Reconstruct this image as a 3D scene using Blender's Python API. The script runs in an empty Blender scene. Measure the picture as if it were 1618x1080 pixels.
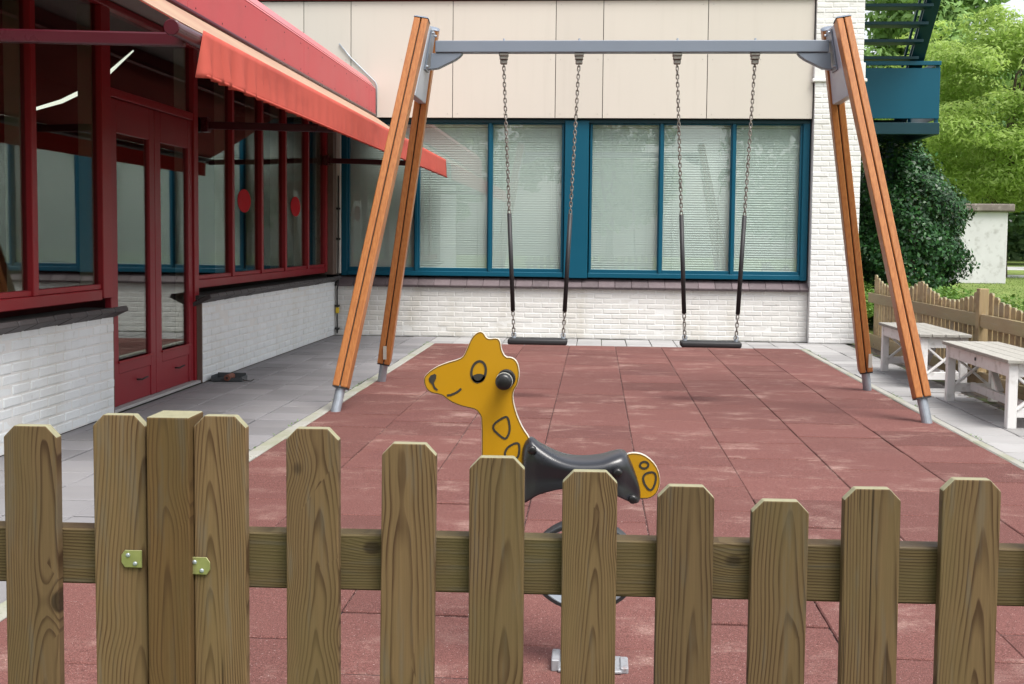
import bpy, bmesh, math, random
import numpy as np
from mathutils import Vector, Matrix
R_ = math.radians
random.seed(7); rng = np.random.default_rng(7)
sc = bpy.context.scene
C = sc.collection

# ------------------------------------------------------------------ camera
cam = bpy.data.objects.new('camera', bpy.data.cameras.new('camera')); C.objects.link(cam)
cam.data.sensor_width = 36.0; cam.data.lens = 36.0*1831.5/1618
cam.data.shift_x = -.0031; cam.data.shift_y = -.0299
cam.data.clip_start = .05; cam.data.clip_end = 600
PITCH, YAW, ROLL = -.062292, .069154, .0102614
fw = Vector((-math.sin(YAW)*math.cos(PITCH), math.cos(YAW)*math.cos(PITCH), math.sin(PITCH)))
rt = Vector((math.cos(YAW), math.sin(YAW), 0)); up = rt.cross(fw)
r2 = math.cos(ROLL)*rt + math.sin(ROLL)*up; u2 = -math.sin(ROLL)*rt + math.cos(ROLL)*up
m = Matrix((r2, u2, -fw)).transposed().to_4x4(); m.translation = (0, 0, 1.2)
cam.matrix_world = m
sc.camera = cam

# ------------------------------------------------------------------ sky, sun, exposure
SUN_EL, SUN_AZ = R_(60), R_(140)          # azimuth clockwise from +Y
w = bpy.data.worlds.new('World'); sc.world = w; w.use_nodes = True
nt = w.node_tree; bgn = nt.nodes['Background']
sky = nt.nodes.new('ShaderNodeTexSky'); sky.sky_type = 'NISHITA'; sky.sun_disc = False
sky.sun_elevation = SUN_EL; sky.sun_rotation = SUN_AZ; sky.dust_density = 3.0; sky.air_density = 1.2
hs = nt.nodes.new('ShaderNodeHueSaturation'); hs.inputs['Saturation'].default_value = .28
nt.links.new(sky.outputs[0], hs.inputs['Color']); nt.links.new(hs.outputs[0], bgn.inputs[0])
bgn.inputs[1].default_value = .10
sl = bpy.data.lights.new('sun', 'SUN'); sl.energy = 1.5; sl.angle = R_(32); sl.color = (1, .96, .9)
so = bpy.data.objects.new('sun', sl); C.objects.link(so); so.location = (6, -8, 14)
sd = Vector((math.sin(SUN_AZ)*math.cos(SUN_EL), math.cos(SUN_AZ)*math.cos(SUN_EL), math.sin(SUN_EL)))
so.rotation_euler = (-sd).to_track_quat('-Z', 'Y').to_euler()
sc.render.engine = 'CYCLES'
vs = sc.view_settings; vs.view_transform = 'Standard'; vs.look = 'None'; vs.gamma = 1; vs.exposure = 1.42
vs.use_curve_mapping = False

# ------------------------------------------------------------------ node helpers
class X:
    """a socket with arithmetic"""
    def __init__(s, t, o): s.t, s.o = t, o
    def op(s, kind, b=None, c=None):
        n = s.t.nodes.new('ShaderNodeMath'); n.operation = kind
        s.t.links.new(s.o, n.inputs[0])
        for i, v in ((1, b), (2, c)):
            if v is None: continue
            if isinstance(v, X): s.t.links.new(v.o, n.inputs[i])
            else: n.inputs[i].default_value = v
        return X(s.t, n.outputs[0])
    def __add__(s, b): return s.op('ADD', b)
    def __sub__(s, b): return s.op('SUBTRACT', b)
    def __mul__(s, b): return s.op('MULTIPLY', b)
    def __truediv__(s, b): return s.op('DIVIDE', b)
    def clamp(s):
        r = s.op('MAXIMUM', 0.0); return r.op('MINIMUM', 1.0)
    def step(s, lo, hi):
        n = s.t.nodes.new('ShaderNodeMapRange'); n.interpolation_type = 'SMOOTHSTEP'
        s.t.links.new(s.o, n.inputs[0]); n.inputs[1].default_value = lo; n.inputs[2].default_value = hi
        return X(s.t, n.outputs[0])
class Mat:
    def __init__(s, name):
        s.m = bpy.data.materials.new(name); s.m.use_nodes = True; s.t = s.m.node_tree
        s.b = s.t.nodes['Principled BSDF']; s.out = s.t.nodes['Material Output']
        s.pos = s.node('ShaderNodeNewGeometry').outputs['Position']
    def node(s, k, **kw):
        n = s.t.nodes.new(k)
        for a, v in kw.items(): setattr(n, a, v)
        return n
    def link(s, a, b): s.t.links.new(a.o if isinstance(a, X) else a, b)
    def xyz(s, vec=None):
        n = s.node('ShaderNodeSeparateXYZ'); s.link(vec or s.pos, n.inputs[0]); return [X(s.t, o) for o in n.outputs]
    def comb(s, x, y, z):
        n = s.node('ShaderNodeCombineXYZ')
        for i, v in enumerate((x, y, z)):
            if isinstance(v, X): s.link(v, n.inputs[i])
            else: n.inputs[i].default_value = v
        return n.outputs[0]
    def scaled(s, v, off=None):
        n = s.node('ShaderNodeVectorMath', operation='MULTIPLY'); s.link(s.pos, n.inputs[0]); n.inputs[1].default_value = v
        return n.outputs[0]
    def noise(s, scale, detail=3, vec=None, rough=.55):
        n = s.node('ShaderNodeTexNoise'); n.inputs['Scale'].default_value = scale; n.inputs['Detail'].default_value = detail
        n.inputs['Roughness'].default_value = rough; s.link(vec or s.pos, n.inputs['Vector']); return X(s.t, n.outputs[0])
    def rand(s): return X(s.t, s.node('ShaderNodeObjectInfo').outputs['Random'])
    def island(s): return X(s.t, s.node('ShaderNodeNewGeometry').outputs['Random Per Island'])
    def mix(s, fac, a, b, mode='MIX'):
        n = s.node('ShaderNodeMixRGB', blend_type=mode)
        if isinstance(fac, X): s.link(fac, n.inputs[0])
        else: n.inputs[0].default_value = fac
        for i, v in ((1, a), (2, b)):
            if isinstance(v, (tuple, list)): n.inputs[i].default_value = (*v[:3], 1)
            else: s.link(v, n.inputs[i])
        return n.outputs[0]
    def gain(s, col, f):
        """colour times a scalar socket"""
        return s.mix(1.0, col, s.comb(f, f, f), 'MULTIPLY')
    def color(s, c):
        if isinstance(c, (tuple, list)): s.b.inputs['Base Color'].default_value = (*c[:3], 1)
        else: s.link(c, s.b.inputs['Base Color'])
    def set(s, rough=None, metal=None, spec=None):
        if rough is not None:
            if isinstance(rough, X): s.link(rough, s.b.inputs['Roughness'])
            else: s.b.inputs['Roughness'].default_value = rough
        if metal is not None: s.b.inputs['Metallic'].default_value = metal
        if spec is not None: s.b.inputs['Specular IOR Level'].default_value = spec
    def bump(s, h, strength=.3, dist=.004):
        n = s.node('ShaderNodeBump'); n.inputs['Strength'].default_value = strength; n.inputs['Distance'].default_value = dist
        s.link(h, n.inputs['Height']); s.link(n.outputs[0], s.b.inputs['Normal'])
MT = {}
def simple(name, col, rough=.5, var=.12, scale=5, bump=.0, bscale=120, metal=0, spec=.5, rnd=0, dirt=None, dirt_amt=.4):
    k = Mat(name); n = k.noise(scale, 5)
    f = n.op('MULTIPLY_ADD', 2*var, 1-var)
    if rnd: f = f + k.rand().op('MULTIPLY_ADD', 2*rnd, -rnd)
    c = k.gain(col, f)
    if dirt:
        d = k.noise(scale*2.3, 6).step(.5, .75)*dirt_amt; c = k.mix(d, c, dirt)
    k.color(c); k.set(n.op('MULTIPLY_ADD', .2, rough-.1), metal, spec)
    if bump: k.bump(k.noise(bscale, 3), bump)
    MT[name] = k.m; return k
simple('teal_paint', (.001, .070, .118), .38, .10, 2, bump=.04, bscale=40, spec=.28)
simple('teal_dark', (.004, .034, .048), .45, .15, 3, spec=.3)
simple('red_frame', (.235, .013, .019), .4, .14, 3, bump=.05, bscale=30, spec=.28)
simple('red_door', (.215, .016, .024), .42, .16, 2.5, bump=.05, bscale=30, spec=.28)
simple('red_fascia', (.44, .062, .072), .45, .09, 1.6, spec=.3, dirt=(.36, .06, .065), dirt_amt=.5)
simple('red_coping', (.58, .15, .16), .4, .08, 2)
simple('beige_frame', (.52, .44, .35), .5, .1, 6)
simple('soffit', (.30, .29, .28), .7, .06, 2)
simple('arm_red', (.06, .004, .011), .3, .1, 5)
k_ = Mat('cladding'); n_ = k_.noise(.9, 4); st_ = k_.noise(1, 5, k_.scaled((9, 9, .5))).step(.5, .8); c_ = k_.gain((.54, .50, .445), n_.op('MULTIPLY_ADD', .07, .965) + k_.rand().op('MULTIPLY_ADD', .06, -.03)); k_.color(k_.mix(st_*.16, c_, (.38, .345, .295))); k_.set(.42); MT['cladding'] = k_.m
simple('screw', (.45, .42, .38), .4, .1, 50, metal=.6)
simple('joint_dark', (.03, .028, .026), .8)
simple('sill_tile', (.115, .088, .095), .62, .25, 14, bump=.35, bscale=90, rnd=.22, dirt=(.17, .15, .15), dirt_amt=.5)
simple('sill_dark', (.052, .046, .047), .6, .25, 12, bump=.35, bscale=90, rnd=.2)
simple('brown_brick', (.13, .09, .072), .85, .25, 14, bump=.4, bscale=110)
simple('steel_paint', (.17, .20, .25), .38, .06, 3)
simple('base_steel', (.30, .31, .33), .6, .35, 25, metal=.3, dirt=(.2, .12, .11), dirt_amt=.6)
simple('plate_light', (.42, .45, .51), .35, .05, 3)
simple('galvanised', (.36, .40, .45), .42, .22, 30, metal=.55)
simple('chain_steel', (.24, .22, .20), .42, .4, 60, metal=.7)
simple('black_rubber', (.014, .014, .016), .55, .2, 20)
simple('black_plastic', (.012, .012, .013), .33, .15, 8)
simple('saddle_plastic', (.014, .015, .020), .30, .12, 9, bump=.08, bscale=350, spec=.75)
simple('line_dark', (.028, .026, .02), .6, .2, 40)
simple('plate_edge', (.46, .46, .42), .5, .1, 20)
simple('zinc', (.42, .42, .20), .34, .3, 45, metal=.7)
simple('bench_white', (.74, .735, .73), .5, .07, 5, bump=.08, bscale=60, dirt=(.36, .34, .30), dirt_amt=.6)
simple('bench_top', (.33, .32, .29), .75, .25, 18, bump=.3, bscale=80, rnd=.12, dirt=(.20, .20, .15), dirt_amt=.6)
simple('blind', (.55, .60, .57), .45, .03, 2)
simple('room_dark', (.10, .08, .07), .9, .2, 1)
simple('room_red', (.10, .012, .014), .8, .2, 1)
k_ = simple('glow_white', (.85, .80, .74), .5, .03, 2); k_.b.inputs['Emission Color'].default_value = (1, .93, .84, 1); k_.b.inputs['Emission Strength'].default_value = .9  # emission added so the white window strip shows in the dark room
simple('sticker', (.36, .004, .010), .7, .08, 9, spec=.15)
simple('hut_wall', (.52, .52, .52), .9, .12, 2.2, bump=.3, bscale=30, dirt=(.25, .24, .22), dirt_amt=.55)
simple('hut_cap', (.16, .135, .12), .95, .4, 3, bump=.5, bscale=20, dirt=(.33, .3, .27), dirt_amt=.6)
simple('bark', (.10, .075, .05), .9, .3, 12, bump=.6, bscale=30)
simple('road', (.38, .38, .37), .9, .08, .5)
simple('soil', (.10, .078, .062), .95, .4, 9, bump=.8, bscale=40)
simple('car_paint', (.03, .035, .10), .2, .05, 1)
simple('tyre', (.015, .015, .015), .8)
simple('tray_grey', (.055, .062, .068), .55, .15, 12)
simple('brush_brown', (.16, .06, .04), .7, .3, 40)
simple('yellow_tag', (.6, .42, .02), .5)
simple('cable', (.02, .02, .02), .6)
simple('white_trim', (.62, .60, .55), .6, .12, 7)
simple('pole_white', (.7, .7, .7), .5)
simple('debris', (.12, .075, .045), .8, .4, 30, rnd=.3)
simple('yellow_board', (.43, .222, .003), .40, .05, 4, bump=.03, bscale=200, dirt=(.32, .17, .02), dirt_amt=.4)

def glass(name, tint, ior):
    k = Mat(name); t = k.t; t.nodes.remove(k.b)
    tr = k.node('ShaderNodeBsdfTransparent'); tr.inputs[0].default_value = (*tint, 1)
    gl = k.node('ShaderNodeBsdfGlossy'); gl.inputs['Roughness'].default_value = .012; gl.inputs[0].default_value = (.95, .97, .96, 1)
    bp = k.node('ShaderNodeBump'); bp.inputs['Strength'].default_value = .02; bp.inputs['Distance'].default_value = .01
    k.link(k.noise(1.6, 1), bp.inputs['Height']); k.link(bp.outputs[0], gl.inputs['Normal'])
    fr = k.node('ShaderNodeFresnel'); bf = X(t, k.node('ShaderNodeNewGeometry').outputs['Backfacing']); k.link(bf*(1/ior-ior) + ior, fr.inputs[0])   # thin pane: same index from both sides
    mx = k.node('ShaderNodeMixShader'); k.link(fr.outputs[0], mx.inputs[0]); k.link(tr.outputs[0], mx.inputs[1]); k.link(gl.outputs[0], mx.inputs[2])
    k.link(mx.outputs[0], k.out.inputs[0]); MT[name] = k.m
glass('window_glass', (.93, .96, .95), 1.7)
glass('wing_glass', (.70, .75, .72), 1.75)
glass('car_glass', (.1, .12, .13), 1.6)

# white painted brick: thick uneven paint, grey-yellow grime low down and in streaks
def white_brick(name, base, grime, amt):
    k = Mat(name); x, y, z = k.xyz()
    n = k.noise(7, 5); f = n.op('MULTIPLY_ADD', .14, .93) + k.rand().op('MULTIPLY_ADD', .05, -.025)
    c = k.gain(base, f)
    st = k.noise(1.0, 5, k.scaled((2.2, 2.2, .7))).step(.46, .72)
    sp = k.noise(26, 4).step(.60, .74)*.55
    c = k.mix((st*amt).clamp(), c, grime); c = k.mix(sp*amt, c, (.30, .27, .22))
    k.color(c); k.set(.55); k.bump(k.noise(38, 5), .35, .006); MT[name] = k.m
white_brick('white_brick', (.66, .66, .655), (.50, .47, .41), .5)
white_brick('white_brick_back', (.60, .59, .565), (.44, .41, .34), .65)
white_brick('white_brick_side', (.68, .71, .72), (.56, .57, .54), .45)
white_brick('white_mortar', (.67, .67, .655), (.50, .48, .43), .55)

def rubber():
    k = Mat('rubber_tile'); n = k.noise(330, 2); big = k.noise(1.3, 5)
    c = k.mix(n.step(.32, .70), (.090, .034, .030), (.215, .094, .082))
    c = k.gain(c, k.rand().op('MULTIPLY_ADD', .30, .85))
    c = k.gain(c, k.noise(120, 2).op('MULTIPLY_ADD', 1.0, .5))
    patch = k.noise(.9, 3).step(.36, .62)
    dust = k.noise(2.6, 9, k.scaled((1, 1.5, 1)), .74).step(.50, .70)*(patch + .25)
    grit = k.noise(210, 2).step(.50, .68)
    c = k.mix((dust*1.0*(grit*.7 + .3)).clamp(), c, (.46, .32, .275))
    spk = k.noise(170, 1).step(.70, .76); c = k.mix(spk*.6, c, (.58, .44, .42))
    wear = big.step(.54, .74)*.30; c = k.mix(wear, c, (.10, .036, .04))
    k.color(c); k.set(.9, spec=.25); k.bump(n, .7, .005); MT['rubber_tile'] = k.m
    k = Mat('rubber_base'); n = k.noise(55, 3).step(.50, .62); k.color(k.mix(n*k.noise(1.4, 3).step(.42, .6), (.028, .013, .013), (.42, .27, .24))); k.set(.95); MT['rubber_base'] = k.m
rubber()
def slab(name, col):
    k = Mat(name); n = k.noise(5, 6); f = n.op('MULTIPLY_ADD', .24, .88) + k.rand().op('MULTIPLY_ADD', .34, -.17)
    c = k.gain(col, f)
    st = k.noise(2.2, 6).step(.5, .72)*.35; c = k.mix(st, c, (.24, .23, .225))
    sp = k.noise(180, 2).step(.62, .72)*.35; c = k.mix(sp, c, (.2, .19, .19))
    k.color(c); k.set(.8); k.bump(k.noise(160, 3), .25, .003); MT[name] = k.m
    k = Mat('paving_joint'); n = k.noise(3.2, 5).step(.45, .62)
    k.color(k.mix(n, (.045, .04, .037), (.075, .10, .03))); k.set(.95); MT['paving_joint'] = k.m
    k = Mat('kerb_stone'); n = k.noise(4, 6); c = k.mix(n.step(.42, .68), (.33, .325, .295), (.27, .275, .205))
    c = k.mix(k.noise(40, 4).step(.58, .7)*.6, c, (.2, .2, .15)); k.color(c); k.set(.85); k.bump(k.noise(90, 3), .3); MT['kerb_stone'] = k.m
slab('paving_slab', (.31, .305, .305)); slab('paving_slab_shaded', (.205, .20, .21))  # second is the first darkened: shade beneath the awning put in its colour
def timber():
    """orange glued timber of the swing legs"""
    k = Mat('orange_timber'); r = k.rand()
    x, y, z = k.xyz(); g = k.noise(1, 4, k.comb((x+r*9)*90, (y+r*5)*90, z*3.5))
    c = k.mix(g.step(.3, .7), (.31, .108, .028), (.40, .158, .046)); c = k.gain(c, r.op('MULTIPLY_ADD', .16, .92)); c = k.mix(k.noise(3, 5, k.comb((x+y)*6, r*4.0, z*1.2)).step(.5, .75)*.35, c, (.24, .085, .026)); c = k.mix(k.noise(1, 2, k.comb((x+r*3)*120, y*120, z*.9)).step(.72, .75)*.6, c, (.09, .035, .015))
    k.color(c); k.set(.36); k.bump(g, .08, .002); MT['orange_timber'] = k.m
timber()
def softwood(name, light, dark, green, along='z', rscale=1.0):
    """flat-sawn softwood: growth rings cut lengthwise, with knots"""
    k = Mat(name); x, y, z = k.xyz(); r = k.rand()
    u, l = (x, z) if along == 'z' else ((z, x) if along == 'x' else (z, y))
    lo = l + r*37.0
    cx = r.op('MULTIPLY', 91.7).op('FRACT').op('MULTIPLY_ADD', .06, -.03)
    if along == 'z':
        # centre the rings on the board itself
        loc = k.node('ShaderNodeObjectInfo').outputs['Location']; ox = k.xyz(loc)[0]
        u = u - ox
    uu = u - cx + (k.noise(1.6, 2, k.comb(lo, 3.0, r*11.0)) - .5)*.05
    vor = k.node('ShaderNodeTexVoronoi'); vor.inputs['Scale'].default_value = 1.0
    kv = k.comb(u*9.0 + r*5.0, r*23.0, lo*6.5); k.link(kv, vor.inputs['Vector']); kd = X(k.t, vor.outputs['Distance'])
    gate = X(k.t, k.node('ShaderNodeSeparateColor').outputs[0]); k.link(vor.outputs['Color'], gate.o.node.inputs[0]); gate = gate.step(.36, .40)
    swirl = (kd*kd*(-14.0)).op('EXPONENT')*gate
    wob = (k.noise(1, 3, k.comb(u*14.0, r*7.0, lo*2.2)) - .5)*.012
    depth = r.op('MULTIPLY', 53.1).op('FRACT').op('MULTIPLY_ADD', .035, .014)
    slope = r.op('MULTIPLY', 17.3).op('FRACT').op('MULTIPLY_ADD', .035, .012)
    rad = (uu*uu + depth*depth).op('SQRT') + lo*slope + wob + swirl*.012
    ph = (rad*r.op('MULTIPLY', 29.3).op('FRACT').op('MULTIPLY_ADD', 170.0*rscale, 170.0*rscale)).op('FRACT')
    ring = ph.step(.42, .90)*(ph.op('MULTIPLY_ADD', -1, 1).step(.0, .10))
    ringw = ring*k.noise(6, 2, k.comb(u*4, r*3, lo)).step(.2, .6)
    fib = k.noise(1, 4, k.comb(u*260, y*260, lo*5.0))
    c = k.mix(fib.step(.25, .75), light, tuple(v*.80 for v in light))
    c = k.mix(ringw*.95, c, dark)
    blot = k.noise(2.6, 4, k.comb(u*3, r*9, lo*1.0)).step(.42, .7); c = k.mix(blot*.5, c, green)
    kn = kd.op('MULTIPLY_ADD', -1, .15).step(0, .05)*gate; c = k.mix(kn*.8, c, tuple(v*.42 for v in dark))
    c = k.mix(kd.op('MULTIPLY_ADD', -1, .06).step(0, .03)*.7*gate, c, (.018, .011, .007))
    gw = k.noise(3.0, 5, k.comb(u*22.0, r*31.0, lo*2.0)).step(.52, .72); c = k.mix(gw*.32, c, tuple(sum(light)/3*q for q in (1.12, 1.06, .92)))
    ck = k.noise(1, 2, k.comb(u*150.0, r*13.0, lo*1.6)).step(.70, .74); c = k.mix(ck*.75, c, tuple(v*.3 for v in dark))
    c = k.gain(c, r.op('MULTIPLY', 7.7).op('FRACT').op('MULTIPLY_ADD', .36, .82))
    k.color(c); k.set(.72, spec=.3); k.bump(ring*.5 + fib*.7, .28, .002); MT[name] = k.m
softwood('fence_wood', (.142, .088, .042), (.044, .020, .008), (.108, .078, .032))
softwood('rail_wood', (.128, .088, .040), (.046, .024, .009), (.098, .082, .032), 'x')
softwood('post_wood', (.125, .070, .025), (.062, .030, .010), (.09, .06, .022), 'z', 1.3)
softwood('old_wood', (.40, .295, .165), (.25, .17, .085), (.34, .285, .145))
softwood('old_rail', (.42, .325, .19), (.27, .20, .11), (.33, .30, .16), 'y')
simple('wood_end', (.25, .235, .145), .8, .2, 60, bump=.2, bscale=200)

def leaf(name, cols, rough=.5, trans=.35, spec=.4):
    k = Mat(name); r = k.island(); ramp = k.node('ShaderNodeValToRGB'); k.link(r, ramp.inputs[0])
    el = ramp.color_ramp.elements
    while len(el) < len(cols): el.new(.5)
    for i, c in enumerate(cols): el[i].position = i/(len(cols)-1); el[i].color = (*c, 1)
    n = k.noise(.9, 3).op('MULTIPLY_ADD', .7, .65); c = k.gain(ramp.outputs[0], n)
    k.color(c); k.set(rough, spec=spec)
    tl = k.node('ShaderNodeBsdfTranslucent'); k.link(k.mix(.25, c, (.25, .3, .02)), tl.inputs[0])
    mx = k.node('ShaderNodeMixShader'); mx.inputs[0].default_value = trans
    k.link(k.b.outputs[0], mx.inputs[1]); k.link(tl.outputs[0], mx.inputs[2]); k.link(mx.outputs[0], k.out.inputs[0]); MT[name] = k.m
leaf('leaf_locust', [(.30, .45, .10), (.42, .58, .15), (.55, .69, .25)], .6, .62)
leaf('leaf_far', [(.09, .19, .08), (.14, .26, .10), (.21, .35, .14)], .6, .3)
leaf('leaf_mid', [(.14, .27, .07), (.21, .36, .10), (.29, .46, .15)], .6, .35)
leaf('leaf_holly', [(.010, .040, .012), (.016, .060, .018), (.040, .125, .03)], .36, .08, .3)
leaf('leaf_low', [(.07, .16, .03), (.12, .24, .04), (.18, .30, .06)], .5, .3)
leaf('grass_blade', [(.10, .17, .035), (.16, .24, .06), (.22, .27, .09)], .7, .3)
def grass():
    k = Mat('grass'); n = k.noise(.6, 6); c = k.mix(n.step(.3, .7), (.13, .19, .045), (.22, .27, .085))
    c = k.mix(k.noise(30, 4).step(.4, .7)*.5, c, (.09, .14, .03)); k.color(c); k.set(.95, spec=.1); k.bump(k.noise(60, 4), .8, .03); MT['grass'] = k.m
grass()
def cloth():
    k = Mat('awning_cloth'); x, y, z = k.xyz()
    g = k.node('ShaderNodeNewGeometry').outputs['Backfacing']
    st = k.noise(1, 4, k.comb(y*1.1, z*3.0, 0.0)).step(.48, .72)
    c = k.mix(st*.6, (.60, .126, .096), (.38, .075, .06)); k.color(c); k.set(.8, spec=.2)
    tl = k.node('ShaderNodeBsdfTranslucent'); tl.inputs[0].default_value = (.62, .05, .03, 1)
    mx = k.node('ShaderNodeMixShader'); mx.inputs[0].default_value = .28
    k.link(k.b.outputs[0], mx.inputs[1]); k.link(tl.outputs[0], mx.inputs[2]); k.link(mx.outputs[0], k.out.inputs[0])
    k.bump(k.noise(300, 2), .12, .001); MT['awning_cloth'] = k.m
    k = Mat('awning_top'); n = k.noise(1.2, 4); k.color(k.mix(n.step(.35, .7), (.38, .26, .185), (.34, .21, .155))); k.set(.85, spec=.2); MT['awning_top'] = k.m
cloth()

# ------------------------------------------------------------------ mesh helpers
class MB:
    def __init__(s): s.v, s.f = [], []
    def box(s, x0, x1, y0, y1, z0, z1, M=None):
        b = len(s.v); P = [(x, y, z) for z in (z0, z1) for y in (y0, y1) for x in (x0, x1)]
        s.v += [tuple(M @ Vector(p)) for p in P] if M else P
        s.f += [tuple(b+i for i in q) for q in ((0, 2, 3, 1), (4, 5, 7, 6), (0, 1, 5, 4), (2, 6, 7, 3), (0, 4, 6, 2), (1, 3, 7, 5))]
        return s
    def bar(s, p, q, wx, wy, ref=(0, 0, 1)):
        """box along p-q, wx wide across, wy the other way"""
        p, q = Vector(p), Vector(q); d = (q-p); L = d.length; d.normalize()
        a = d.cross(Vector(ref))
        if a.length < 1e-3: a = d.cross(Vector((0, 1, 0)))
        a.normalize(); b = a.cross(d)
        M = Matrix((a, b, d)).transposed().to_4x4(); M.translation = p
        return s.box(-wx/2, wx/2, -wy/2, wy/2, 0, L, M)
    def tube(s, pts, r, n=10, cap=True, closed=False):
        pts = [Vector(p) for p in pts]; N = len(pts); rr = r if isinstance(r, (list, tuple)) else [r]*N
        b = len(s.v); ref = None
        for i, p in enumerate(pts):
            if closed: d = pts[(i+1) % N]-pts[i-1]
            else: d = pts[min(i+1, N-1)]-pts[max(i-1, 0)]
            d.normalize()
            if ref is None:
                ref = d.cross(Vector((0, 0, 1)))
                if ref.length < .05: ref = d.cross(Vector((1, 0, 0)))
            ref = (ref - d*ref.dot(d)).normalized(); o = d.cross(ref)
            for j in range(n):
                t = 2*math.pi*j/n; s.v.append(tuple(p + (ref*math.cos(t)+o*math.sin(t))*rr[i]))
        for i in range(N if closed else N-1):
            i2 = (i+1) % N
            for j in range(n): s.f.append((b+i*n+j, b+i*n+(j+1) % n, b+i2*n+(j+1) % n, b+i2*n+j))
        if cap and not closed:
            s.f.append(tuple(b+j for j in range(n))[::-1]); s.f.append(tuple(b+(N-1)*n+j for j in range(n)))
        return s
    def prism(s, poly, f, t0, t1):
        """poly of (a,b); f(a,b,t) -> point; capped both ends"""
        b = len(s.v); n = len(poly)
        s.v += [tuple(f(a, c, t0)) for a, c in poly] + [tuple(f(a, c, t1)) for a, c in poly]
        s.f.append(tuple(range(b, b+n))); s.f.append(tuple(range(b+2*n-1, b+n-1, -1)))
        for i in range(n): j = (i+1) % n; s.f.append((b+j, b+i, b+n+i, b+n+j))
        return s
    def grid(s, P):
        b = len(s.v); nu, nv = len(P), len(P[0])
        for row in P: s.v += [tuple(p) for p in row]
        for i in range(nu-1):
            for j in range(nv-1): s.f.append((b+i*nv+j, b+(i+1)*nv+j, b+(i+1)*nv+j+1, b+i*nv+j+1))
        return s
    def mesh(s, name, mat, bevel=0, seg=1, smooth=False):
        me = bpy.data.meshes.new(name); me.from_pydata(s.v, [], s.f)
        bm = bmesh.new(); bm.from_mesh(me); bmesh.ops.recalc_face_normals(bm, faces=bm.faces)
        if bevel:
            ed = [e for e in bm.edges if len(e.link_faces) == 2 and e.calc_face_angle(0) > .6]
            bmesh.ops.bevel(bm, geom=ed, offset=bevel, segments=seg, affect='EDGES', profile=.5, clamp_overlap=True)
        bm.to_mesh(me); bm.free()
        if smooth: me.polygons.foreach_set('use_smooth', [True]*len(me.polygons))
        if isinstance(mat, str): mat = [mat]
        for q in mat: me.materials.append(MT[q])
        return me
    def build(s, name, mat, parent=None, bevel=0, seg=1, smooth=False):
        return put(name, s.mesh(name, mat, bevel, seg, smooth), parent)
def put(name, me, parent=None, loc=(0, 0, 0), rot=None):
    o = bpy.data.objects.new(name, me); C.objects.link(o); o.location = loc
    if rot: o.rotation_euler = rot
    if parent:
        o.parent = parent
        if parent.type == 'EMPTY': o.location = Vector(loc)-parent.location
    return o
def tag(o, label, cat, group=None):
    o['label'] = label; o['category'] = cat
    if group: o['group'] = group
    return o
def thing(name, label, cat, loc=(0, 0, 0), group=None):
    o = bpy.data.objects.new(name, None); C.objects.link(o); o.location = loc; o.empty_display_size = .2
    return tag(o, label, cat, group)
def struct(o): o['kind'] = 'structure'; return o
def stuff(o): o['kind'] = 'stuff'; return o
def rounded(poly, it=2):
    for _ in range(it):
        q = []
        for i, p in enumerate(poly):
            n = poly[(i+1) % len(poly)]
            q += [(p[0]*.75+n[0]*.25, p[1]*.75+n[1]*.25), (p[0]*.25+n[0]*.75, p[1]*.25+n[1]*.75)]
        poly = q
    return poly

# ------------------------------------------------------------------ the ground, mat and paving
g = MB(); g.box(-150, 150, -60, 300, -.6, -.06); struct(g.build('ground', 'grass'))
TILE = .515
mat_o = struct(MB().box(-1.83, 2.29, 1.6, 13.14, -.058, -.007).build('rubber_mat', 'rubber_base'))
half = TILE/2
full_me = MB().box(-half+.0018, half-.0022, -half+.0050, half-.0050, -.03, 0).mesh('rubber_tile', 'rubber_tile', .004)
part_me = MB().box(-half+.0018, half-.0018, -half/2+.0050, half/2-.0050, -.03, 0).mesh('rubber_tile_half', 'rubber_tile', .004)
for c in range(8):
    x = -1.83 + TILE*(c+.5); y = 13.14
    if c % 2 == 0:
        put('rubber_tile', part_me, mat_o, (x, y-half/2, rng.normal(0, .0006))); y -= half
    while y > 1.9:
        put('rubber_tile', full_me, mat_o, (x, y-half, float(np.clip(rng.normal(0, .0018), -.003, .003))), (float(np.clip(rng.normal(0, .004), -.006, .006)), float(np.clip(rng.normal(0, .002), -.004, .004)), rng.normal(0, .0012))); y -= TILE
pav = MB().box(-3.30, -1.83, 1.0, 14.2, -.055, -.016).box(2.29, 3.08, 1.0, 14.2, -.055, -.016).box(-1.83, 2.29, 13.14, 14.2, -.055, -.016)
pav_o = struct(pav.build('paving', 'paving_joint'))
S = .3
slab_me = MB().box(-S/2+.004, S/2-.004, -S/2+.0055, S/2-.0055, -.045, 0).mesh('paving_slab', 'paving_slab', .004)
slab_shaded = slab_me.copy(); slab_shaded.materials[0] = MT['paving_slab_shaded']
def lay(cols, y0, y1, slab_me=slab_me):
    for x0, x1 in cols:
        y = y1
        while y > y0:
            o = put('paving_slab', slab_me, pav_o, ((x0+x1)/2, y-S/2, -.004+rng.normal(0, .002)), (rng.normal(0, .004), rng.normal(0, .003), rng.normal(0, .003)))
            o.scale.x = (x1-x0)/S; y -= S
lay([(-2.22, -1.93), (-2.52, -2.22), (-2.82, -2.52), (-3.12, -2.82)], 2.3, 14.05, slab_shaded)
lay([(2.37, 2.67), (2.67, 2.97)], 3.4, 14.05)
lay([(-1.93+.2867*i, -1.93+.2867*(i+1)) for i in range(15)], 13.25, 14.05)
MB().box(-3.205, -3.123, 2.3, 14.05, -.045, -.006).build('edge_strip', 'paving_slab_shaded', pav_o)
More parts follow.
